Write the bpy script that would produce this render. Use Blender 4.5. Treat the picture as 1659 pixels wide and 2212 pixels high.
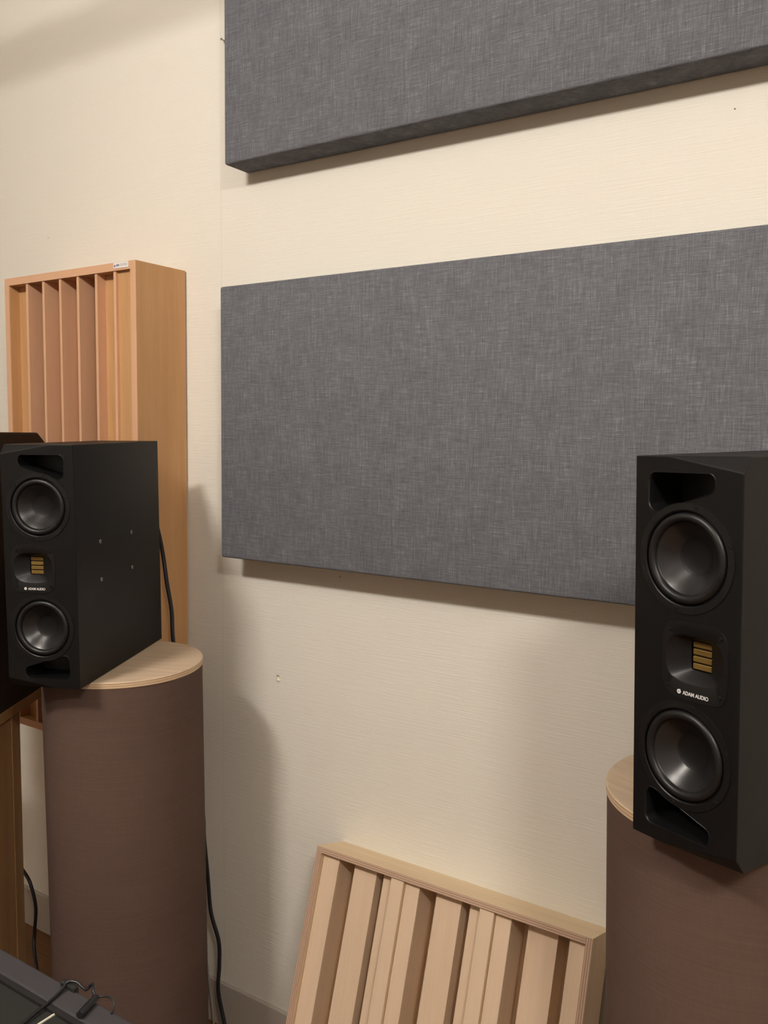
import bpy, bmesh, math, random
from mathutils import Vector, Matrix
random.seed(4)
SC = bpy.context.scene
COL = SC.collection
for o in list(bpy.data.objects):
    bpy.data.objects.remove(o)

# ------------------------------------------------------------------ camera
# world: back wall is the plane y=0 (room at y<0), x runs right along it, z up, floor z=0
F_PX, YAW, PITCH, ROLL = 1854.05, 0.579076, 0.08871, 0.012292
CAM = Vector((0, -1.48717, 1.47461))
fw = Vector((-math.sin(YAW) * math.cos(PITCH), math.cos(YAW) * math.cos(PITCH), -math.sin(PITCH)))
rt = Vector((math.cos(YAW), math.sin(YAW), 0))
up = rt.cross(fw)
rt2 = math.cos(ROLL) * rt + math.sin(ROLL) * up
up2 = -math.sin(ROLL) * rt + math.cos(ROLL) * up
cd = bpy.data.cameras.new('camera'); cam = bpy.data.objects.new('camera', cd); COL.objects.link(cam)
cd.sensor_fit = 'VERTICAL'; cd.sensor_height = 36.0; cd.lens = F_PX / 2212 * 36.0
cd.clip_start = 0.02; cd.clip_end = 60
cam.matrix_world = Matrix(((rt2.x, up2.x, -fw.x, CAM.x), (rt2.y, up2.y, -fw.y, CAM.y), (rt2.z, up2.z, -fw.z, CAM.z), (0, 0, 0, 1)))
SC.camera = cam

# ------------------------------------------------------------------ light level
w = bpy.data.worlds.new('world'); SC.world = w; w.use_nodes = True
w.node_tree.nodes['Background'].inputs[0].default_value = (0.0, 0.0, 0.0, 1)
w.node_tree.nodes['Background'].inputs[1].default_value = 0.0
SC.view_settings.view_transform = 'Standard'
SC.view_settings.look = 'None'
SC.view_settings.gamma = 1.0
SC.view_settings.use_curve_mapping = False
SC.view_settings.exposure = 0.0
GLOBE_POWER = 160.0                     # radiance of the opal lamps
GLOBE_COLOR = (1.0, 0.94, 0.875)
CEIL = 2.88
LIGHTS = [(-1.20, -2.12), (0.98, -2.12)]; GLOBE_R, GLOBE_L, GLOBE_Z, RAIL_R = .075, .40, 2.75, .0125
X0, X1, Y0 = -4.3, 2.7, -5.2            # room

# ------------------------------------------------------------------ materials
def mat(name, color=(.8, .8, .8), rough=.6, metal=0.0, spec=.5, build=None):
    m = bpy.data.materials.new(name); m.use_nodes = True
    nt = m.node_tree; b = nt.nodes['Principled BSDF']
    b.inputs['Base Color'].default_value = (*color, 1)
    b.inputs['Roughness'].default_value = rough
    b.inputs['Metallic'].default_value = metal
    b.inputs['Specular IOR Level'].default_value = spec
    if build: build(nt, b)
    return m
def nd(nt, typ, **kw):
    n = nt.nodes.new(typ)
    for k, v in kw.items(): setattr(n, k, v)
    return n
def noise(nt, coord, scale3, scale=1.0, detail=3.0, rough=.6):
    mp = nd(nt, 'ShaderNodeMapping'); mp.inputs['Scale'].default_value = scale3
    nt.links.new(coord, mp.inputs['Vector'])
    n = nd(nt, 'ShaderNodeTexNoise'); n.inputs['Scale'].default_value = scale
    n.inputs['Detail'].default_value = detail; n.inputs['Roughness'].default_value = rough
    nt.links.new(mp.outputs[0], n.inputs['Vector'])
    return n.outputs['Fac']
def math_(nt, op, a, b=None, clamp=False):
    n = nd(nt, 'ShaderNodeMath', operation=op); n.use_clamp = clamp
    for i, v in enumerate((a, b)):
        if v is None: continue
        if isinstance(v, (int, float)): n.inputs[i].default_value = v
        else: nt.links.new(v, n.inputs[i])
    return n.outputs[0]
def ramp(nt, fac, stops):
    n = nd(nt, 'ShaderNodeValToRGB'); e = n.color_ramp.elements
    while len(e) < len(stops): e.new(.5)
    for i, (p, c) in enumerate(stops): e[i].position = p; e[i].color = (*c, 1)
    nt.links.new(fac, n.inputs[0]); return n.outputs[0]
def bump(nt, b, h, strength, dist):
    n = nd(nt, 'ShaderNodeBump'); n.inputs['Strength'].default_value = strength; n.inputs['Distance'].default_value = dist
    nt.links.new(h, n.inputs['Height']); nt.links.new(n.outputs[0], b.inputs['Normal'])
def obco(nt): return nd(nt, 'ShaderNodeTexCoord').outputs['Object']

def wallpaper(nt, b):
    c = obco(nt)
    h1 = noise(nt, c, (9, 9, 330), 1, 4, .65)        # long horizontal slubs of the woven paper
    h2 = noise(nt, c, (420, 420, 40), 1, 2, .5)      # fine upright threads
    h3 = noise(nt, c, (30, 30, 700), 1, 2, .5)
    s = math_(nt, 'ADD', math_(nt, 'MULTIPLY', h1, 1.3), math_(nt, 'ADD', math_(nt, 'MULTIPLY', h2, .30), math_(nt, 'MULTIPLY', h3, .35)))
    bump(nt, b, s, .55, .0011)
    big = noise(nt, c, (1.2, 1.2, 1.2), 1, 2, .5)
    col = ramp(nt, big, [(.3, (.80, .765, .675)), (.7, (.82, .78, .695))])
    sx = nd(nt, 'ShaderNodeSeparateXYZ'); nt.links.new(c, sx.inputs[0])
    d = math_(nt, 'ABSOLUTE', math_(nt, 'ADD', sx.outputs[0], 1.430))
    seam = math_(nt, 'LESS_THAN', d, .0009)           # butt joint of two wallpaper lengths
    mx = nd(nt, 'ShaderNodeMix', data_type='RGBA')
    nt.links.new(math_(nt, 'MULTIPLY', seam, .16), mx.inputs[0]); nt.links.new(col, mx.inputs[6])
    mx.inputs[7].default_value = (.35, .31, .25, 1)
    nt.links.new(mx.outputs[2], b.inputs['Base Color'])
M_WALL = mat('wallpaper', rough=.75, spec=.25, build=wallpaper)
M_DRAPE = mat('acoustic_cloth_wall', (.62, .58, .52), .95, spec=.1)
M_CEIL = mat('ceiling_board', (.88, .84, .77), .85, spec=.2)

def fabric_grey(nt, b):
    c = obco(nt)
    v1 = noise(nt, c, (560, 560, 24), 1, 3, .62)
    h1 = noise(nt, c, (24, 24, 560), 1, 3, .62)
    v2 = noise(nt, c, (1100, 1100, 90), 1, 2, .5)
    h2 = noise(nt, c, (90, 90, 1100), 1, 2, .5)
    bl = noise(nt, c, (14, 14, 14), 1, 3, .6)
    s = math_(nt, 'ADD', math_(nt, 'ADD', v1, h1), math_(nt, 'MULTIPLY', math_(nt, 'ADD', v2, h2), .55))
    s = math_(nt, 'ADD', math_(nt, 'MULTIPLY', s, .30), math_(nt, 'MULTIPLY', bl, .09))
    col = ramp(nt, s, [(.38, (.084, .087, .097)), (.50, (.127, .131, .144)), (.57, (.166, .171, .186)), (.68, (.30, .307, .328))])
    nt.links.new(col, b.inputs['Base Color'])
    bump(nt, b, s, .5, .0015)
M_FAB = mat('grey_linen', rough=.95, spec=.1, build=fabric_grey)

def wood(base, dark, along='z', fine=1.0, amt=1.0, rough=.5):
    sc = {'x': (1.5, 30, 30), 'y': (30, 1.5, 30), 'z': (30, 30, 1.5)}[along]
    sf = {'x': (14, 260, 260), 'y': (260, 14, 260), 'z': (260, 260, 14)}[along]
    def f(nt, b):
        c = obco(nt)
        n1 = noise(nt, c, sc, 1, 4, .55); n2 = noise(nt, c, sf, 1, 2, .5)
        s = math_(nt, 'ADD', math_(nt, 'MULTIPLY', n1, .75), math_(nt, 'MULTIPLY', n2, .25 * fine))
        nt.links.new(ramp(nt, s, [(.28, dark), (.62, base)]), b.inputs['Base Color'])
        bump(nt, b, n2, .15, .0006)
    return f
M_BEECH = mat('beech_veneer', rough=.5, spec=.35, build=wood((.58, .335, .155), (.49, .265, .112)))
M_BEECHX = mat('beech_edging', rough=.5, spec=.35, build=wood((.69, .415, .255), (.62, .36, .21), 'x'))
M_BEECHZ = mat('beech_front_edge', rough=.5, spec=.35, build=wood((.69, .415, .255), (.62, .36, .21), 'z'))
M_PINE = mat('pale_slat_wood', rough=.55, spec=.3, build=wood((.71, .545, .385), (.62, .45, .30)))
M_BIRCH = mat('birch_face', rough=.5, spec=.3, build=wood((.74, .585, .385), (.66, .50, .315), 'x'))
M_STANDW = mat('stand_plywood', rough=.6, spec=.3, build=wood((.36, .20, .085), (.25, .13, .05)))
def ply(axis, period, base=(.62, .45, .33), dark=(.27, .165, .11)):
    def f(nt, b):
        c = obco(nt); sx = nd(nt, 'ShaderNodeSeparateXYZ'); nt.links.new(c, sx.inputs[0])
        t = math_(nt, 'FRACT', math_(nt, 'DIVIDE', sx.outputs[axis], period))
        col = ramp(nt, t, [(.0, dark), (.22, dark), (.30, base), (.52, base), (.58, (.46, .31, .215)), (1.0, (.46, .31, .215))])
        nt.links.new(col, b.inputs['Base Color'])
    return f
M_PLYZ = mat('plywood_edge_layers', rough=.65, spec=.25, build=ply(2, .0042))
M_PLYX = mat('plywood_edge_layers_upright', rough=.65, spec=.25, build=ply(0, .0042))
def disc_ply(nt, b):
    c = obco(nt); sx = nd(nt, 'ShaderNodeSeparateXYZ'); nt.links.new(c, sx.inputs[0])
    n1 = noise(nt, c, (6, 70, 6), 1, 4, .6)
    face = ramp(nt, n1, [(.3, (.56, .42, .285)), (.65, (.68, .53, .375))])
    t = math_(nt, 'FRACT', math_(nt, 'DIVIDE', sx.outputs[2], .0046))
    edge = ramp(nt, t, [(0, (.44, .29, .17)), (.25, (.44, .29, .17)), (.4, (.66, .49, .32)), (1, (.66, .49, .32))])
    g = nd(nt, 'ShaderNodeNewGeometry'); sn = nd(nt, 'ShaderNodeSeparateXYZ'); nt.links.new(g.outputs['Normal'], sn.inputs[0])
    up_ = math_(nt, 'GREATER_THAN', math_(nt, 'ABSOLUTE', sn.outputs[2]), .6)
    mx = nd(nt, 'ShaderNodeMix', data_type='RGBA'); nt.links.new(up_, mx.inputs[0]); nt.links.new(edge, mx.inputs[6]); nt.links.new(face, mx.inputs[7])
    nt.links.new(mx.outputs[2], b.inputs['Base Color'])
M_DISC = mat('plywood_disc', rough=.55, spec=.3, build=disc_ply)
def col_fab(nt, b):
    c = obco(nt)
    h = noise(nt, c, (5, 5, 420), 1, 3, .6); v = noise(nt, c, (300, 300, 60), 1, 2, .5); big = noise(nt, c, (1.5, 1.5, 3), 1, 2, .5)
    s = math_(nt, 'ADD', math_(nt, 'MULTIPLY', h, .45), math_(nt, 'ADD', math_(nt, 'MULTIPLY', v, .2), math_(nt, 'MULTIPLY', big, .35)))
    nt.links.new(ramp(nt, s, [(.30, (.090, .0565, .044)), (.70, (.118, .077, .060))]), b.inputs['Base Color'])
    bump(nt, b, h, .3, .0008)
M_COLF = mat('mauve_brown_cloth', rough=.9, spec=.15, build=col_fab)
def black_vinyl(nt, b):
    c = obco(nt); n = noise(nt, c, (900, 900, 900), 1, 2, .5); bump(nt, b, n, .25, .0004)
M_CAB = mat('black_cabinet_vinyl', (.0036, .0034, .0032), .5, spec=.24, build=black_vinyl)
M_PLATE = mat('black_satin_plastic', (.0050, .0050, .0053), .40, spec=.32)
M_RUB = mat('black_rubber_surround', (.0070, .0070, .0074), .42, spec=.38)
M_CONE = mat('dark_grey_cone', (.011, .0108, .011), .32, spec=.45)
M_CAP = mat('black_dust_cap', (.0060, .0058, .0056), .5, spec=.25)
M_HOLE = mat('black_port_inside', (.004, .004, .004), .8, spec=.1)
M_SCREW = mat('black_screw', (.010, .010, .010), .35, metal=.3)
M_GOLD = mat('gold_ribbon_foil', (.17, .100, .018), .6, metal=.3)
M_STEEL = mat('steel_insert', (.38, .36, .33), .35, metal=1.0)
M_PRINT = mat('white_print', (.75, .74, .73), .6)
M_BLACKCABLE = mat('black_cable_sheath', (.012, .012, .014), .32, spec=.5)
M_GREYCABLE = mat('grey_cable_sheath', (.30, .28, .25), .5)
M_BASEB = mat('vinyl_baseboard', (.46, .41, .355), .5, spec=.35)
M_WHITE = mat('white_enamel', (.85, .84, .80), .4)
M_STICK = mat('white_sticker', (.82, .79, .76), .5)
M_INK = mat('grey_ink', (.45, .43, .44), .7)
M_INKD = mat('dark_ink', (.16, .15, .20), .7)
M_PURP = mat('purple_ink', (.20, .16, .33), .7)
M_CONS = mat('console_grey_plastic', (.050, .047, .050), .6, spec=.2, build=black_vinyl)
M_CONS2 = mat('console_dark_panel', (.024, .024, .022), .65, spec=.15)
M_GROOVE = mat('console_groove', (.008, .007, .007), .7)
M_STRIP = mat('pale_trim_strip', (.72, .68, .56), .4)
M_DARKHOLE = mat('torn_paper_hole', (.18, .13, .085), .9)
M_TORN = mat('torn_paper', (.78, .70, .55), .9)
M_DESK = mat('desk_laminate', (.10, .085, .075), .5)
M_METAL = mat('grey_metal', (.35, .34, .33), .4, metal=.9)
def floorw(nt, b):
    c = obco(nt); br = nd(nt, 'ShaderNodeTexBrick'); br.inputs['Scale'].default_value = 1.0
    br.inputs['Brick Width'].default_value = .9; br.inputs['Row Height'].default_value = .075; br.inputs['Mortar Size'].default_value = .0012
    br.inputs['Color1'].default_value = (.22, .10, .035, 1); br.inputs['Color2'].default_value = (.18, .08, .028, 1); br.inputs['Mortar'].default_value = (.10, .045, .02, 1)
    nt.links.new(c, br.inputs['Vector'])
    n = noise(nt, c, (2, 60, 1), 1, 3, .6)
    mx = nd(nt, 'ShaderNodeMix', data_type='RGBA', blend_type='MULTIPLY'); mx.inputs[0].default_value = .6
    nt.links.new(br.outputs[0], mx.inputs[6]); nt.links.new(ramp(nt, n, [(.3, (.7, .68, .66)), (.7, (1, 1, 1))]), mx.inputs[7])
    nt.links.new(mx.outputs[2], b.inputs['Base Color'])
M_FLOOR = mat('wood_floor', rough=.4, spec=.4, build=floorw)
def tubem(nt, b):
    b.inputs['Emission Color'].default_value = (*GLOBE_COLOR, 1); b.inputs['Emission Strength'].default_value = GLOBE_POWER
M_TUBE = mat('lit_opal_glass', (.9, .9, .9), .5, build=tubem)

# ------------------------------------------------------------------ mesh helpers
def add_box(bm, x0, x1, y0, y1, z0, z1, bev=0.0, seg=2):
    r = bmesh.ops.create_cube(bm, size=1.0)
    vs = r['verts']
    for v in vs:
        v.co = Vector((x0 + (v.co.x + .5) * (x1 - x0), y0 + (v.co.y + .5) * (y1 - y0), z0 + (v.co.z + .5) * (z1 - z0)))
    if bev > 0:
        es = list({e for v in vs for e in v.link_edges})
        bmesh.ops.bevel(bm, geom=es, offset=bev, segments=seg, profile=.5, affect='EDGES')
def lathe(bm, prof, n=48, axis='z', center=(0, 0, 0), cap0=False, cap1=False):
    c = Vector(center); rings = []
    for (r, h) in prof:
        ring = []
        for i in range(n):
            a = 2 * math.pi * i / n
            p = Vector((r * math.cos(a), r * math.sin(a), h)) if axis == 'z' else Vector((r * math.cos(a), h, r * math.sin(a)))
            if axis == 'x': p = Vector((h, r * math.cos(a), r * math.sin(a)))
            ring.append(bm.verts.new(c + p))
        rings.append(ring)
    for k in range(len(rings) - 1):
        for i in range(n):
            j = (i + 1) % n
            bm.faces.new((rings[k][i], rings[k][j], rings[k + 1][j], rings[k + 1][i]))
    if cap0: bm.faces.new(list(reversed(rings[0])))
    if cap1: bm.faces.new(rings[-1])
def loft(bm, rings, closed_end=False, closed_start=False):
    R = [[bm.verts.new(p) for p in ring] for ring in rings]; n = len(R[0])
    for k in range(len(R) - 1):
        for i in range(n):
            j = (i + 1) % n
            bm.faces.new((R[k][i], R[k][j], R[k + 1][j], R[k + 1][i]))
    if closed_end: bm.faces.new(R[-1])
    if closed_start: bm.faces.new(list(reversed(R[0])))
def spline(pts, n=12):
    P = [Vector(p) for p in pts]; P = [2 * P[0] - P[1]] + P + [2 * P[-1] - P[-2]]; out = []
    for i in range(1, len(P) - 2):
        a, b, c, d = P[i - 1], P[i], P[i + 1], P[i + 2]
        for k in range(n):
            t = k / n
            out.append(.5 * (2 * b + (c - a) * t + (2 * a - 5 * b + 4 * c - d) * t * t + (3 * b - a - 3 * c + d) * t ** 3))
    out.append(P[-2]); return out
def tube(bm, pts, r, n=10, smooth=12):
    P = spline(pts, smooth) if smooth else [Vector(p) for p in pts]
    t0 = (P[1] - P[0]).normalized(); ref = Vector((0, 0, 1)) if abs(t0.z) < .9 else Vector((1, 0, 0))
    u = t0.cross(ref).normalized(); rings = []
    for i, p in enumerate(P):
        t = (P[min(i + 1, len(P) - 1)] - P[max(i - 1, 0)]).normalized()
        u = (u - t * u.dot(t)).normalized(); v = t.cross(u)
        rings.append([p + r * (math.cos(2 * math.pi * k / n) * u + math.sin(2 * math.pi * k / n) * v) for k in range(n)])
    loft(bm, rings, True, True)
def rounded_poly(verts, radii, seg=8):
    out = []; n = len(verts)
    for i in range(n):
        p = Vector((*verts[i], 0)); a = Vector((*verts[i - 1], 0)); b = Vector((*verts[(i + 1) % n], 0))
        da = (a - p).normalized(); db = (b - p).normalized(); ang = da.angle(db); d = radii[i] / math.tan(ang / 2)
        c = p + (da + db).normalized() * (radii[i] / math.sin(ang / 2))
        s = p + da * d; e = p + db * d; vs = s - c; ve = e - c
        th = vs.angle(ve); sg = 1 if vs.cross(ve).z > 0 else -1
        for k in range(seg + 1):
            q = th * k / seg * sg
            out.append((c.x + vs.x * math.cos(q) - vs.y * math.sin(q), c.y + vs.x * math.sin(q) + vs.y * math.cos(q)))
    return out
def superel(a, b, n, N=64, cx=0, cz=0):
    pts = []
    for i in range(N):
        t = 2 * math.pi * i / N; c, s = math.cos(t), math.sin(t)
        k = (abs(c) ** n + abs(s) ** n) ** (-1 / n)
        pts.append((cx + a * c * k, cz + b * s * k))
    return pts
def obj(name, bm, m, parent=None, smooth=None, mats=None):
    me = bpy.data.meshes.new(name)
    bmesh.ops.recalc_face_normals(bm, faces=bm.faces[:])
    if smooth is not None:
        for f in bm.faces: f.smooth = True
        for e in bm.edges:
            if len(e.link_faces) == 2 and e.calc_face_angle(0) > math.radians(smooth): e.smooth = False
    bm.to_mesh(me); bm.free()
    for mm in (mats or [m]): me.materials.append(mm)
    o = bpy.data.objects.new(name, me); COL.objects.link(o)
    if parent: o.parent = parent
    return o
def share(name, mesh, parent, loc=(0, 0, 0), rot=(0, 0, 0)):
    o = bpy.data.objects.new(name, mesh); COL.objects.link(o); o.parent = parent; o.location = loc; o.rotation_euler = rot; return o
def tag(o, label, cat, group=None):
    o['label'] = label; o['category'] = cat
    if group: o['group'] = group
    return o
def thing(name, label, cat, matrix=None, group=None):
    o = bpy.data.objects.new(name, None); COL.objects.link(o); o.empty_display_size = .1
    if matrix is not None: o.matrix_world = matrix
    return tag(o, label, cat, group)
def struct(name, bm, m, parent=None, smooth=None):
    o = obj(name, bm, m, parent, smooth); o['kind'] = 'structure'; return o
def NB(): return bmesh.new()
def box(name, m, parent, *a, **k):
    bm = NB(); add_box(bm, *a, **k); return obj(name, bm, m, parent)

# ------------------------------------------------------------------ room shell
bm = NB(); add_box(bm, X0 - .1, X1 + .1, 0, .1, -.1, CEIL); wall_back = struct('wall_back', bm, M_WALL)
bm = NB(); add_box(bm, X0 - .1, X0, Y0, 0, -.1, CEIL); struct('wall_left', bm, M_WALL)
bm = NB(); add_box(bm, X1, X1 + .1, Y0, 0, -.1, CEIL); struct('wall_right', bm, M_DRAPE)
bm = NB(); add_box(bm, X0 - .1, X1 + .1, Y0 - .1, Y0, -.1, CEIL); struct('wall_front', bm, M_DRAPE)
bm = NB(); add_box(bm, X0 - .1, X1 + .1, Y0 - .1, .1, -.12, 0); struct('floor', bm, M_FLOOR)
bm = NB(); add_box(bm, X0 - .1, X1 + .1, Y0 - .1, .1, CEIL, CEIL + .06); struct('ceiling', bm, M_CEIL)
# baseboard
bm = NB(); add_box(bm, X0, X1, -.009, 0, 0, .115, .003, 2); struct('baseboard_back', bm, M_BASEB)
# torn spots in the wallpaper: parts of the wall
def wall_tear(x, z, s):
    bm = NB(); pts = [(0, 1.2), (.45, .35), (.9, -.1), (.5, -.8), (.0, -.55), (-.75, -.2), (-.35, .3)]
    vs = [bm.verts.new((x + a * s, -.0006, z + b * s)) for a, b in pts]; vc = bm.verts.new((x + .1 * s, -.0055, z - .15 * s))
    for i in range(len(vs)): bm.faces.new((vs[i], vs[(i + 1) % len(vs)], vc))
    obj('torn_paper_flap', bm, M_TORN, wall_back)
    bm = NB(); lathe(bm, [(.0005, -.0007), (s * .42, -.0007), (s * .40, -.0002)], 10, 'y', (x, 0, z + s * .85)); obj('nail_hole', bm, M_DARKHOLE, wall_back)
wall_tear(-1.258, .913, .0085)
wall_tear(-1.083, 1.165, .005)
bm = NB(); lathe(bm, [(.0003, -.0008), (.0012, -.0008), (.0013, -.0001)], 10, 'y', (-.315, 0, 1.999)); obj('nail_hole', bm, M_DARKHOLE, wall_back)
bm = NB(); lathe(bm, [(.0003, -.0008), (.0010, -.0008), (.0011, -.0001)], 10, 'y', (-2.068, 0, 1.996)); obj('nail_hole', bm, M_DARKHOLE, wall_back)

# ------------------------------------------------------------------ ceiling lights
for i, (lx, ly) in enumerate(LIGHTS):
    where = ['nearer the orange wall diffuser', 'farther from the orange wall diffuser'][i]
    t = thing('ceiling_lamp', 'long opal glass ceiling lamp ' + where, 'ceiling lamp', Matrix.Translation((lx, ly, CEIL)), 'opal ceiling lamps')
    bm = NB(); add_box(bm, -.20, .20, -.03, .03, -.04, 0, .004); obj('canopy', bm, M_WHITE, t)
    bm = NB(); hl = GLOBE_L / 2 - GLOBE_R; pr = [(GLOBE_R * math.sin(a), -hl - GLOBE_R * math.cos(a)) for a in [math.pi / 2 * k / 6 + .001 for k in range(7)]]
    pr += [(r_, -h_) for r_, h_ in reversed(pr)]
    lathe(bm, pr, 24, 'x'); g_ = obj('opal_shade', bm, M_TUBE, t, smooth=60); g_.location = (0, 0, GLOBE_Z - CEIL)
# rail that spans the room under the ceiling; its soft shadow crosses the top of the back wall
bm = NB(); tube(bm, [(X0, -1.0, 2.612), (X1, -1.0, 2.612)], RAIL_R, 20, 0); tag(obj('ceiling_rail', bm, M_METAL, smooth=60), 'plain metal rail spanning the room below the ceiling', 'rail')

# ------------------------------------------------------------------ fabric acoustic panels
def fabric_panel(x, z, wdt, h, t, label):
    bm = NB(); add_box(bm, 0, wdt, -t, -.0012, 0, h, .005, 3)
    o = obj('acoustic_panel', bm, M_FAB, smooth=60); o.location = (x, 0, z)
    return tag(o, label, 'acoustic panel')
fabric_panel(-1.3614, 1.1964, 1.2, .60, .0772, 'wide grey linen acoustic panel hung directly behind and above the two small speakers')
fabric_panel(-1.3465, 2.0542, 1.2, .535, .0772, 'grey linen acoustic panel hung highest on the wall, its underside in shadow')

# ------------------------------------------------------------------ wall diffuser with seven wells
DX0, DX1, DD, DZ0, DZ1 = -2.0345, -1.5433, .1548, .702, 1.8597
t = thing('well_diffuser', 'tall orange beech wall diffuser with deep upright wells, hung beside grey panels', 'diffuser', Matrix.Translation((DX0, 0, DZ0)))
Wd, Hd, ft = DX1 - DX0, DZ1 - DZ0, .018
# side panels carry a lighter front edging
for a in (0, Wd - ft):
    s = box('side_panel', M_BEECH, t, a, a + ft, -DD + .0015, -.004, 0, Hd, bev=.0008, seg=1)
    box('front_edging', M_BEECHZ, s, a, a + ft, -DD, -DD + .0015, 0, Hd)
for nm, a in (('bottom_panel', 0), ('top_panel', Hd - ft)):
    s = box(nm, M_BEECH, t, ft, Wd - ft, -DD + .0015, -.004, a, a + ft, bev=.0008, seg=1)
    box('front_edging', M_BEECHX, s, ft, Wd - ft, -DD, -DD + .0015, a, a + ft)
box('back_board', M_BEECH, t, ft, Wd - ft, -.012, -.004, ft, Hd - ft)
fins = [-1.9465, -1.881, -1.8155, -1.749, -1.6825, -1.617]
for fx in fins: box('divider', M_BEECHZ, t, fx - DX0 - .0042, fx - DX0 + .0042, -DD + .003, -.012, ft, Hd - ft)
edges = [ft] + [f - DX0 for f in fins] + [Wd - ft]
for k, rec in enumerate((.029, .136, .075, .075, .136, .027, .010)):
    a = edges[k] + (0 if k == 0 else .0042); b = edges[k + 1] - (0 if k == 6 else .0042)
    box('well_panel', M_BEECH, t, a, b, -DD + rec, -DD + rec + .005, ft, Hd - ft)
# sticker on the top edge
sx0, sx1, sz = -1.6155 - DX0, -1.566 - DX0, 1.8525 - DZ0
s = box('sticker', M_STICK, t, sx0, sx1, -DD - .0012, -DD - .0002, sz - .0065, sz + .0065)
s['label'] = 'small white maker sticker with grey print'
bm = NB(); lathe(bm, [(.00001, -DD - .0015), (.0027, -DD - .0015), (.0027, -DD - .0012)], 20, 'y', (sx0 + .0045, 0, sz - .001)); obj('printed_dot', bm, M_PURP, s)
bm = NB()
for k in range(4): add_box(bm, sx0 + .0095 + k * .0026, sx0 + .0115 + k * .0026, -DD - .0014, -DD - .0012, sz - .0022, sz + .0022)
obj('printed_word', bm, M_INKD, s)
bm = NB()
for r_ in range(2):
    for k in range(9): add_box(bm, sx0 + .0215 + k * .0028, sx0 + .0236 + k * .0028, -DD - .0014, -DD - .0012, sz - .0022 + r_ * .003, sz - .0004 + r_ * .003)
obj('printed_lines', bm, M_INK, s)

# ------------------------------------------------------------------ plywood diffuser leaning on the wall
LX, LPHI, LT, LW, LZ = -1.0694, .3004, .0970, .6038, .5776
LL = LZ / math.cos(LPHI)
# local axes: x right, y from front face into the box, z up along the box; origin at the back bottom edge
R = Matrix.Rotation(-LPHI, 4, 'X')
t = thing('leaning_diffuser', 'pale birch plywood diffuser of upright slats leaning on the wall from the floor', 'diffuser',
          Matrix.Translation((LX, -LL * math.sin(LPHI) - .0005, .0005)) @ R)
FT = .0125
for a in (0, LW - FT):
    s = box('side_board', M_PINE, t, a, a + FT, -LT + .001, 0, 0, LL)
    bm = NB(); add_box(bm, 0, FT, -LT, -LT + .001, 0, LL); e = obj('plywood_edge', bm, M_PLYX, s); e.location = (a, 0, 0)
s = box('top_board', M_BIRCH, t, FT, LW - FT, -LT + .001, 0, LL - FT, LL)
bm = NB(); add_box(bm, FT, LW - FT, -LT, -LT + .001, 0, FT); e = obj('plywood_edge', bm, M_PLYZ, s); e.location = (0, 0, LL - FT)
# birch veneer faces run over the full width of the top
bm = NB(); add_box(bm, 0, LW, -LT, 0, LL, LL + .0006); obj('top_veneer', bm, M_BIRCH, s)
box('bottom_board', M_BIRCH, t, FT, LW - FT, -LT, 0, 0, FT)
box('back_board', M_PINE, t, FT, LW - FT, -.012, -.002, FT, LL - FT)
for u0, u1, rec in ((.0125, .0535, .012), (.0866, .1419, .022), (.1585, .1869, .022), (.1869, .2164, .003), (.2164, .2495, .012),
                    (.2825, .3381, .022), (.3565, .3847, .022), (.3847, .4146, .003), (.4146, .4471, .012), (.4738, .5325, .030), (.5593, .5913, .012)):
    bm = NB(); g = .0002; add_box(bm, g, u1 - u0 - g, -LT + rec, -.012, FT, LL - FT, .0006, 1)
    o = obj('slat', bm, M_PINE, t); o.location = (u0, 0, 0)
    
# ------------------------------------------------------------------ speakers
def tilt(yaw, tx, ty):
    return Matrix.Rotation(yaw, 4, 'Z') @ Matrix.Rotation(tx, 4, 'X') @ Matrix.Rotation(ty, 4, 'Y')
SPK_L = Matrix.Translation((-1.37456, -.52744, 1.0010)) @ tilt(.44523, .01366, -.00624)
SPK_R = Matrix.Translation((-.2272, -.5126, 1.0065)) @ tilt(-.41392, .02481, -.01448)
SW, SD, SH = .1405, .386, .450

bm = NB(); lathe(bm, [(.0004, -.0016), (.0011, -.0016), (.0012, -.0022), (.0021, -.0022), (.0024, -.0016), (.0024, .0004)], 14, 'y'); _o = obj('screw', bm, M_SCREW, smooth=35)
SCREW = _o.data; bpy.data.objects.remove(_o)
bm = NB(); lathe(bm, [(.0002, .0022), (.0018, .0020), (.0021, -.0005), (.0037, -.0007), (.0041, 0.0)], 16, 'x'); _o = obj('threaded_insert', bm, M_STEEL, smooth=35)
INSERT = _o.data; bpy.data.objects.remove(_o)

def difference(o, cutters):
    bm = NB()
    for c in cutters:
        bm.from_mesh(c); bpy.data.meshes.remove(c)
    me = bpy.data.meshes.new('cut'); bm.to_mesh(me); bm.free()
    co = bpy.data.objects.new('cut', me); COL.objects.link(co); bpy.context.view_layer.update(); co.matrix_world = o.matrix_world.copy()
    md = o.modifiers.new('b', 'BOOLEAN'); md.operation = 'DIFFERENCE'; md.solver = 'EXACT'; md.object = co
    bpy.context.view_layer.update()
    dg = bpy.context.evaluated_depsgraph_get()
    me2 = bpy.data.meshes.new_from_object(o.evaluated_get(dg)); me2.name = o.data.name
    o.modifiers.clear(); o.data = me2
    bpy.data.objects.remove(co)
def prism(outline, y0, y1):
    bm = NB(); loft(bm, [[Vector((x, y, z)) for x, z in outline] for y in (y0, y1)], True, True)
    bmesh.ops.recalc_face_normals(bm, faces=bm.faces[:]); me = bpy.data.meshes.new('p'); bm.to_mesh(me); bm.free(); return me
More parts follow.
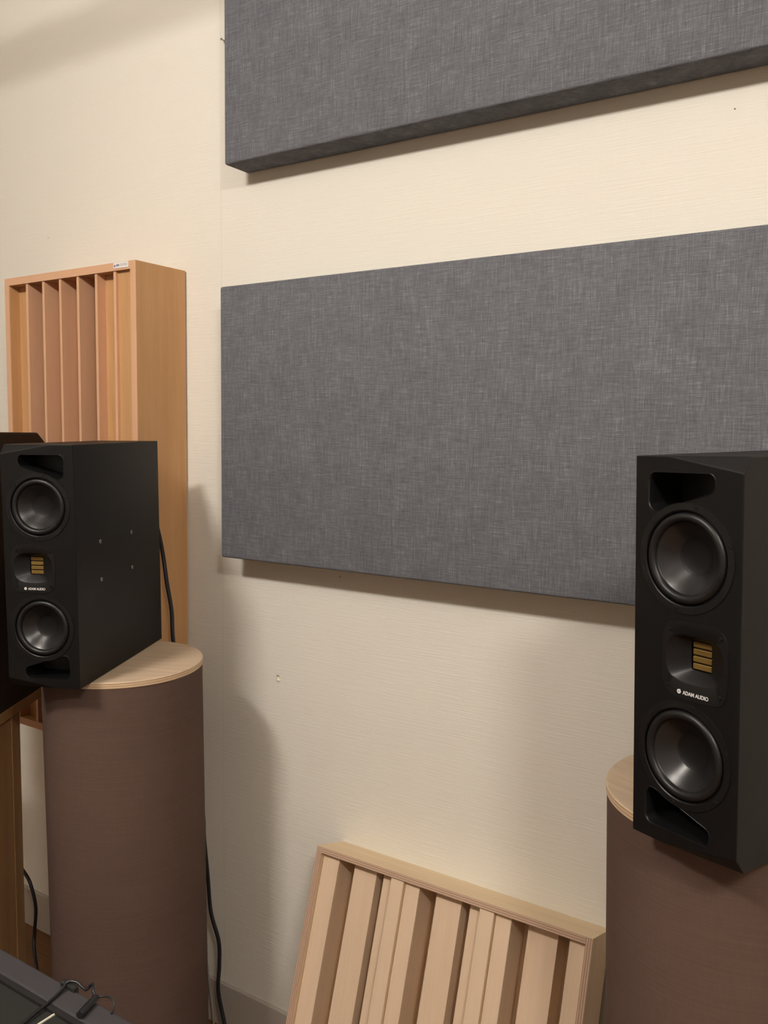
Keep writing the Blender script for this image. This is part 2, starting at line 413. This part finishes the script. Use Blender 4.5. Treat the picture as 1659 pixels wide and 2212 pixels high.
def text_mesh(body, height, squeeze):
    cu = bpy.data.curves.new('txt', 'FONT'); cu.body = body; cu.size = height / .7; cu.extrude = .0001; cu.align_x = 'LEFT'; cu.offset = height * .035
    o = bpy.data.objects.new('txt', cu); COL.objects.link(o); bpy.context.view_layer.update()
    me = bpy.data.meshes.new_from_object(o.evaluated_get(bpy.context.evaluated_depsgraph_get())); bpy.data.objects.remove(o)
    for v in me.vertices: v.co = Vector((v.co.x * squeeze, v.co.z, v.co.y))
    return me

def monitor(label, M, m, inserts):
    """m=+1: bevelled corners on the right (x>0), m=-1: on the left"""
    t = thing('monitor_speaker', label, 'speaker', M)
    hw = SW / 2
    bm = NB(); add_box(bm, -hw, hw, 0, SD, 0, SH)
    for top in (1, -1):                      # facets that cut the two outer front corners
        zt = SH if top == 1 else 0
        A = Vector((-m * .027, 0, zt)); B = Vector((m * hw, 0, zt - top * .0175)); C_ = Vector((m * hw, .0135, zt))
        n = (B - A).cross(C_ - A).normalized(); ctr = Vector((0, .2, SH / 2))
        if n.dot(ctr - A) > 0: n = -n
        r = bmesh.ops.bisect_plane(bm, geom=bm.verts[:] + bm.edges[:] + bm.faces[:], plane_co=A, plane_no=n, clear_outer=True)
        ed = [e for e in r['geom_cut'] if isinstance(e, bmesh.types.BMEdge)]
        bmesh.ops.edgenet_fill(bm, edges=ed)
    bmesh.ops.remove_doubles(bm, verts=bm.verts[:], dist=1e-5)
    bmesh.ops.bevel(bm, geom=[e for e in bm.edges if e.calc_face_angle(0) > .25], offset=.0011, segments=2, profile=.5, affect='EDGES')
    cab = obj('cabinet', bm, M_CAB, t)
    px = lambda v: (m * v[0], v[1])
    port = rounded_poly([(-.0515, .4315), (.0360, .4315), (.0365, .4120), (-.0515, .3840)], [.0095, .0085, .0095, .0105])
    port2 = [(x, SH - z) for x, z in port]
    port = [px(p) for p in port]; port2 = [px(p) for p in port2]
    WZ = (.337, .113); pc = m * .0135; tz = .2225
    circ = lambda r, z: [(r * math.cos(2 * math.pi * i / 64), z + r * math.sin(2 * math.pi * i / 64)) for i in range(64)]
    plate_o = superel(.0430, .0445, 4.5, 64, pc, tz)
    cutters = [prism(port, -.01, .055), prism(port2, -.01, .055), prism(circ(.0530, WZ[0]), -.01, .045), prism(circ(.0530, WZ[1]), -.01, .045), prism(superel(.0385, .0300, 4, 48, pc, tz + .002), -.01, .025)]
    difference(cab, cutters)
    # port linings with a rounded lip
    for po in (port, port2):
        c = Vector((sum(p[0] for p in po) / len(po), sum(p[1] for p in po) / len(po)))
        def grow(d):
            out = []
            for p in po:
                v = Vector(p) - c; out.append(c + v * (1 + d / v.length))
            return out
        bm = NB(); loft(bm, [[Vector((q.x, y, q.y)) for q in grow(d)] for d, y in ((.0012, -.0003), (.0004, -.0006), (-.0006, .0002), (-.0010, .002), (-.0012, .012), (-.0055, .053))], True)
        obj('bass_port', bm, M_PLATE, t, smooth=50)
    for wz in WZ:
        bm = NB(); lathe(bm, [(.0622, .0002), (.0620, -.0011), (.0545, -.0012), (.0535, -.0004), (.0528, .003)], 72, 'y', (0, 0, wz)); wf = obj('woofer_frame', bm, M_PLATE, t, smooth=35)
        bm = NB(); pr = [(.0528, .0030), (.0515, .0026)]
        for k in range(0, 11):
            a = math.pi * k / 10; pr.append((.0462 + .0050 * math.cos(a), .0022 - .0052 * math.sin(a)))
        pr += [(.0405, .0030)]
        lathe(bm, pr, 72, 'y', (0, 0, wz)); obj('surround', bm, M_RUB, wf, smooth=40)
        bm = NB(); lathe(bm, [(.0408, .0028), (.0380, .0048), (.0330, .0093), (.0270, .0145), (.0215, .0190)], 72, 'y', (0, 0, wz)); obj('cone', bm, M_CONE, wf, smooth=50)
        bm = NB(); lathe(bm, [(.0216, .0189), (.0208, .0196), (.0175, .0210), (.0120, .0224), (.0060, .0231), (.0004, .0233)], 72, 'y', (0, 0, wz)); obj('dust_cap', bm, M_CAP, wf, smooth=25)
        for k in range(6):
            a = math.radians(18 + 60 * k) * 1
            share('screw', SCREW, t, (.0586 * math.cos(a), .0002, wz + .0586 * math.sin(a)))
    # ribbon tweeter plate with flared wave guide
    bm = NB(); zc = tz + .0025
    mid = superel(.0375, .0285, 2.9, 64, pc, zc)
    mid2 = superel(.0360, .0265, 3.0, 64, pc, zc)
    thr = superel(.0135, .0170, 12, 64, pc, zc + .002)
    loft(bm, [[Vector((x, y, z)) for x, z in rg] for rg, y in ((plate_o, .0004), (superel(.0426, .0441, 4.5, 64, pc, tz), -.0008), (mid, -.0008), (mid2, .0003), (thr, .0130), (thr, .0165))])
    tw = obj('tweeter_plate', bm, M_PLATE, t, smooth=32)
    box('ribbon_back', M_HOLE, tw, pc - .0135, pc + .0135, .0165, .0180, zc - .0155, zc + .0195)
    for k in range(4):
        z0 = zc + .002 - .0165 + .0006 + k * .0083
        bm = NB(); rg = []
        for x in (pc - .0120, pc + .0120):
            rg.append([Vector((x, y, z)) for y, z in ((.0148, z0), (.0142, z0 + .0008), (.0142, z0 + .0058), (.0148, z0 + .0066), (.0165, z0 + .0066), (.0165, z0))])
        loft(bm, rg, True, True); obj('ribbon_fold', bm, M_GOLD, tw)
    for sx_ in (-1, 1):
        for sz_ in (-1, 1): share('screw', SCREW, t, (pc + sx_ * .0330, -.0004, tz + .0008 + sz_ * .0322))
    # printed emblem and name
    lx = m * .0120 - .0205; lz = .1862
    me = text_mesh('ADAM AUDIO', .0042, .80); xs_ = [v.co.x for v in me.vertices]; k = .0335 / (max(xs_) - min(xs_)); x_0 = min(xs_)
    for v in me.vertices: v.co.x = (v.co.x - x_0) * k
    me.materials.append(M_PRINT); share('name_print', me, tw, (lx + .0080, -.0011, lz - .0021))
    bm = NB(); lathe(bm, [(.0009, -.0011), (.0026, -.0011), (.0026, -.0008)], 24, 'y', (lx + .0030, 0, lz))
    add_box(bm, lx + .0030, lx + .0050, -.0011, -.0009, lz - .0004, lz + .0004)
    vs = [bm.verts.new((lx + a, -.0011, lz + b)) for a, b in ((.0030, .0020), (.0052, .0034), (.0044, .0022))]; bm.faces.new(vs)
    obj('emblem_print', bm, M_PRINT, tw)
    for y_, z_ in ((.0973, .2625), (.2374, .2635), (.0973, .1885), (.2374, .1895)):
        share('threaded_insert', INSERT, t, (inserts * hw, y_, z_), (0, 0, math.pi if inserts > 0 else 0))
    # connector panel on the back
    box('rear_panel', M_PLATE, t, -.05, .05, SD - .0005, SD + .003, .09, .36)
    return t
monitor('small black two-woofer monitor speaker on the column beside the orange wall diffuser', SPK_L, -1, 1)
monitor('small black two-woofer monitor speaker on the column beside the leaning plywood diffuser', SPK_R, 1, 1)

# ------------------------------------------------------------------ columns carrying the speakers
def column(label, M, cx, cy, rad):
    # top centre lies in the speaker's base plane; the column shares the speaker's slight lean
    rot = M.to_3x3(); zax = rot @ Vector((0, 0, 1)); o = M.translation
    top = Vector((cx, cy, 0)); top.z = o.z - ((top - Vector((o.x, o.y, 0))).dot(Vector((zax.x, zax.y, 0)))) / zax.z - .0006
    h = (top.z - rad * math.hypot(zax.x, zax.y)) / zax.z
    base = top - zax * h
    t = thing('speaker_column', label, 'speaker column', Matrix.Translation(base) @ rot.to_4x4())
    bm = NB(); r = rad - .0015
    lathe(bm, [(r, .010), (r, .06), (r, .5), (r, h - .0125)], 96); obj('cloth_cover', bm, M_COLF, t, smooth=40)
    bm = NB(); lathe(bm, [(.001, 0), (rad - .0015, 0), (rad, .0015), (rad, .0115), (rad - .0012, .0130), (rad * .5, .0130), (.001, .0130)], 96, 'z')
    tp = obj('top_disc', bm, M_DISC, t, smooth=30); tp.location = (0, 0, h - .0130)
    share('base_disc', tp.data, t, (0, 0, 0))
    return t
column('round brown cloth column with plywood top beside the orange wall diffuser', SPK_L, -1.4085, -.3165, .1620)
column('round brown cloth column with plywood top beside the leaning plywood diffuser', SPK_R, -.2125, -.3030, .1645)

# ------------------------------------------------------------------ large speaker on a wooden stand, beside the wall diffuser
dv = Vector((-.516, .857, 0)).normalized()          # along the stand's right-hand side, away from the viewer
yawS = math.atan2(-dv.x, dv.y)
ST = Matrix.Translation((-1.7400, -.2760, 0)) @ Matrix.Rotation(yawS, 4, 'Z')   # origin: rear right corner of the stand top on the floor; -y to the front, -x to the left
t = thing('speaker_stand', 'wooden stand with open shelf carrying the large black speaker', 'stand', ST)
SZ = .880
s = box('top_board', M_STANDW, t, -.38, 0, -.46, 0, SZ - .022, SZ, bev=.001, seg=1)
box('side_board', M_STANDW, t, -.028, -.006, -.42, -.150, 0, SZ - .022)
box('post', M_STANDW, t, -.050, -.004, -.150, -.112, 0, SZ - .022, bev=.001, seg=1)
box('post', M_STANDW, t, -.376, -.330, -.150, -.112, 0, SZ - .022, bev=.001, seg=1)
box('side_board', M_STANDW, t, -.374, -.352, -.42, -.150, 0, SZ - .022)
box('shelf', M_STANDW, t, -.352, -.028, -.44, -.150, .40, .422)
t = thing('large_speaker', 'large black speaker with angled corners standing on the wooden stand', 'speaker', ST @ Matrix.Translation((0, 0, SZ)))
bm = NB(); BH = .592
add_box(bm, -.30, -.001, -.40, .062, .0005, BH)
for co, no in (((0, .062 - .055, BH), (0, .032, .055)), ((-.001, -.37, 0), (.03, -.03, 0)), ((-.30, -.37, 0), (-.03, -.03, 0))):
    r = bmesh.ops.bisect_plane(bm, geom=bm.verts[:] + bm.edges[:] + bm.faces[:], plane_co=co, plane_no=no, clear_outer=True)
    bmesh.ops.edgenet_fill(bm, edges=[e for e in r['geom_cut'] if isinstance(e, bmesh.types.BMEdge)])
bmesh.ops.bevel(bm, geom=[e for e in bm.edges if e.calc_face_angle(0) > .25], offset=.004, segments=2, profile=.5, affect='EDGES')
obj('cabinet', bm, M_CAB, t)
bm = NB(); lathe(bm, [(.115, -.4002), (.112, -.4040), (.100, -.4030), (.096, -.4060), (.086, -.4060), (.082, -.4020), (.04, -.3995), (.001, -.3995)], 48, 'y', (-.15, 0, .17)); obj('woofer', bm, M_CONE, t, smooth=40)
bm = NB(); lathe(bm, [(.075, -.4002), (.072, -.4040), (.062, -.4030), (.059, -.4060), (.052, -.4060), (.048, -.4020), (.02, -.3995), (.001, -.3995)], 48, 'y', (-.15, 0, .42)); obj('midrange_driver', bm, M_CONE, t, smooth=40)

# ------------------------------------------------------------------ grey console on the desk in front
CY, CZ = -.8165, .750
t = thing('desk', 'low desk under the grey console', 'desk', Matrix.Translation((-1.2, -1.06, 0)))
box('desk_top', M_DESK, t, -.60, .55, -.22, .215, .665, .690, bev=.003)
for a in (-.57, .50):
    for b in (-.19, .165): box('leg', M_METAL, t, a, a + .03, b, b + .03, 0, .665, bev=.002)
t = thing('console', 'grey console with raised rear ledge and black groove on the desk', 'console', Matrix.Translation((0, CY, CZ)))
box('rear_ledge', M_CONS, t, -1.75, -.64, -.0345, 0, -.059, 0, bev=.004, seg=3)
box('groove', M_GROOVE, t, -1.75, -.640, -.0425, -.0345, -.059, -.0004)
box('control_panel', M_CONS2, t, -1.75, -.8965, -.40, -.0425, -.059, -.0035, bev=.0015)
bm = NB(); add_box(bm, -.8965, -.8940, -.40, -.0360, -.050, -.0022); obj('trim_strip', bm, M_STRIP, t)
box('side_panel', M_CONS2, t, -.8940, -.640, -.40, -.0425, -.059, -.0030, bev=.0015)
bm = NB(); add_box(bm, -.934, -.905, -.006, .0015, -.014, .006, .0015); obj('cable_clip', bm, M_CONS2, t)
# audio lead lying on the console with a plug
t = thing('audio_lead', 'thin black audio lead with a plug lying across the grey console', 'cable', Matrix.Translation((0, CY, CZ)))
bm = NB(); tube(bm, [(-.900, -.125, .0005), (-.907, -.085, .0005), (-.914, -.040, .0020), (-.919, -.014, .004), (-.922, -.004, .008), (-.912, .003, .0080), (-.895, .004, .004), (-.889, .008, .010), (-.881, .006, .014), (-.874, .000, .012), (-.869, -.001, .0065)], .0021, 8); obj('lead', bm, M_BLACKCABLE, t, smooth=60)
bm = NB(); tube(bm, [(-.8690, .0000, .0055), (-.8655, -.010, .0050), (-.8585, -.033, .0045)], .0050, 12, 4); obj('plug', bm, M_BLACKCABLE, t, smooth=60)
bm = NB(); tube(bm, [(-.8655, .002, .006), (-.856, .007, .008), (-.845, .007, .007), (-.836, .002, .0018), (-.832, -.006, .0016)], .0013, 8); obj('lead_end', bm, M_BLACKCABLE, t, smooth=60)

# ------------------------------------------------------------------ cables behind the column
def cable(name, pts, r, m, label):
    bm = NB(); tube(bm, pts, r, 12); return tag(obj(name, bm, m, smooth=60), label, 'cable')
pw = SPK_L @ Vector((.048, SD + .0095, .29)); pw2 = SPK_L @ Vector((.058, SD + .016, .255))
cable('power_cable', [tuple(pw), tuple(pw2), (-1.496, -.128, 1.205), (-1.484, -.126, 1.131), (-1.474, -.122, 1.067), (-1.467, -.124, .996), (-1.462, -.110, .88), (-1.456, -.075, .70), (-1.441, -.060, .571), (-1.437, -.060, .508), (-1.426, -.060, .419), (-1.416, -.060, .329), (-1.391, -.060, .264), (-1.389, -.060, .204), (-1.391, -.062, .139), (-1.366, -.068, .072), (-1.33, -.085, .015), (-1.28, -.12, .0055), (-1.22, -.16, .0055)],
      .0048, M_BLACKCABLE, 'thick black power cable hanging behind the column from the small speaker to the floor')
cable('signal_cable', [(-1.50, -.10, .42), (-1.482, -.05, .27), (-1.464, -.032, .189), (-1.453, -.030, .122), (-1.438, -.031, .030), (-1.430, -.045, .0035), (-1.41, -.09, .0035), (-1.38, -.13, .0035)],
      .0026, M_GREYCABLE, 'thin grey cable hanging down the wall beside the thick black one')
cable('speaker_cable', [(-2.16, -.12, .33), (-2.125, -.11, .275), (-2.098, -.100, .241), (-2.071, -.100, .215), (-2.050, -.100, .155), (-2.052, -.104, .086), (-2.040, -.115, .050), (-2.000, -.135, .012), (-1.93, -.17, .0055), (-1.85, -.2, .0055)],
      .0048, M_BLACKCABLE, 'black cable falling to the floor between the wooden stand and the column')
# small nail left in the wall beside the upper panel
bm = NB(); lathe(bm, [(.0012, .002), (.0012, -.010), (.0026, -.0102), (.0026, -.0115), (.0003, -.0118)], 12, 'y'); n_ = obj('nail', bm, M_METAL, smooth=40); n_.location = (-1.4165, 0, 2.356)
tag(n_, 'small dark nail in the wall beside the highest grey panel', 'nail')
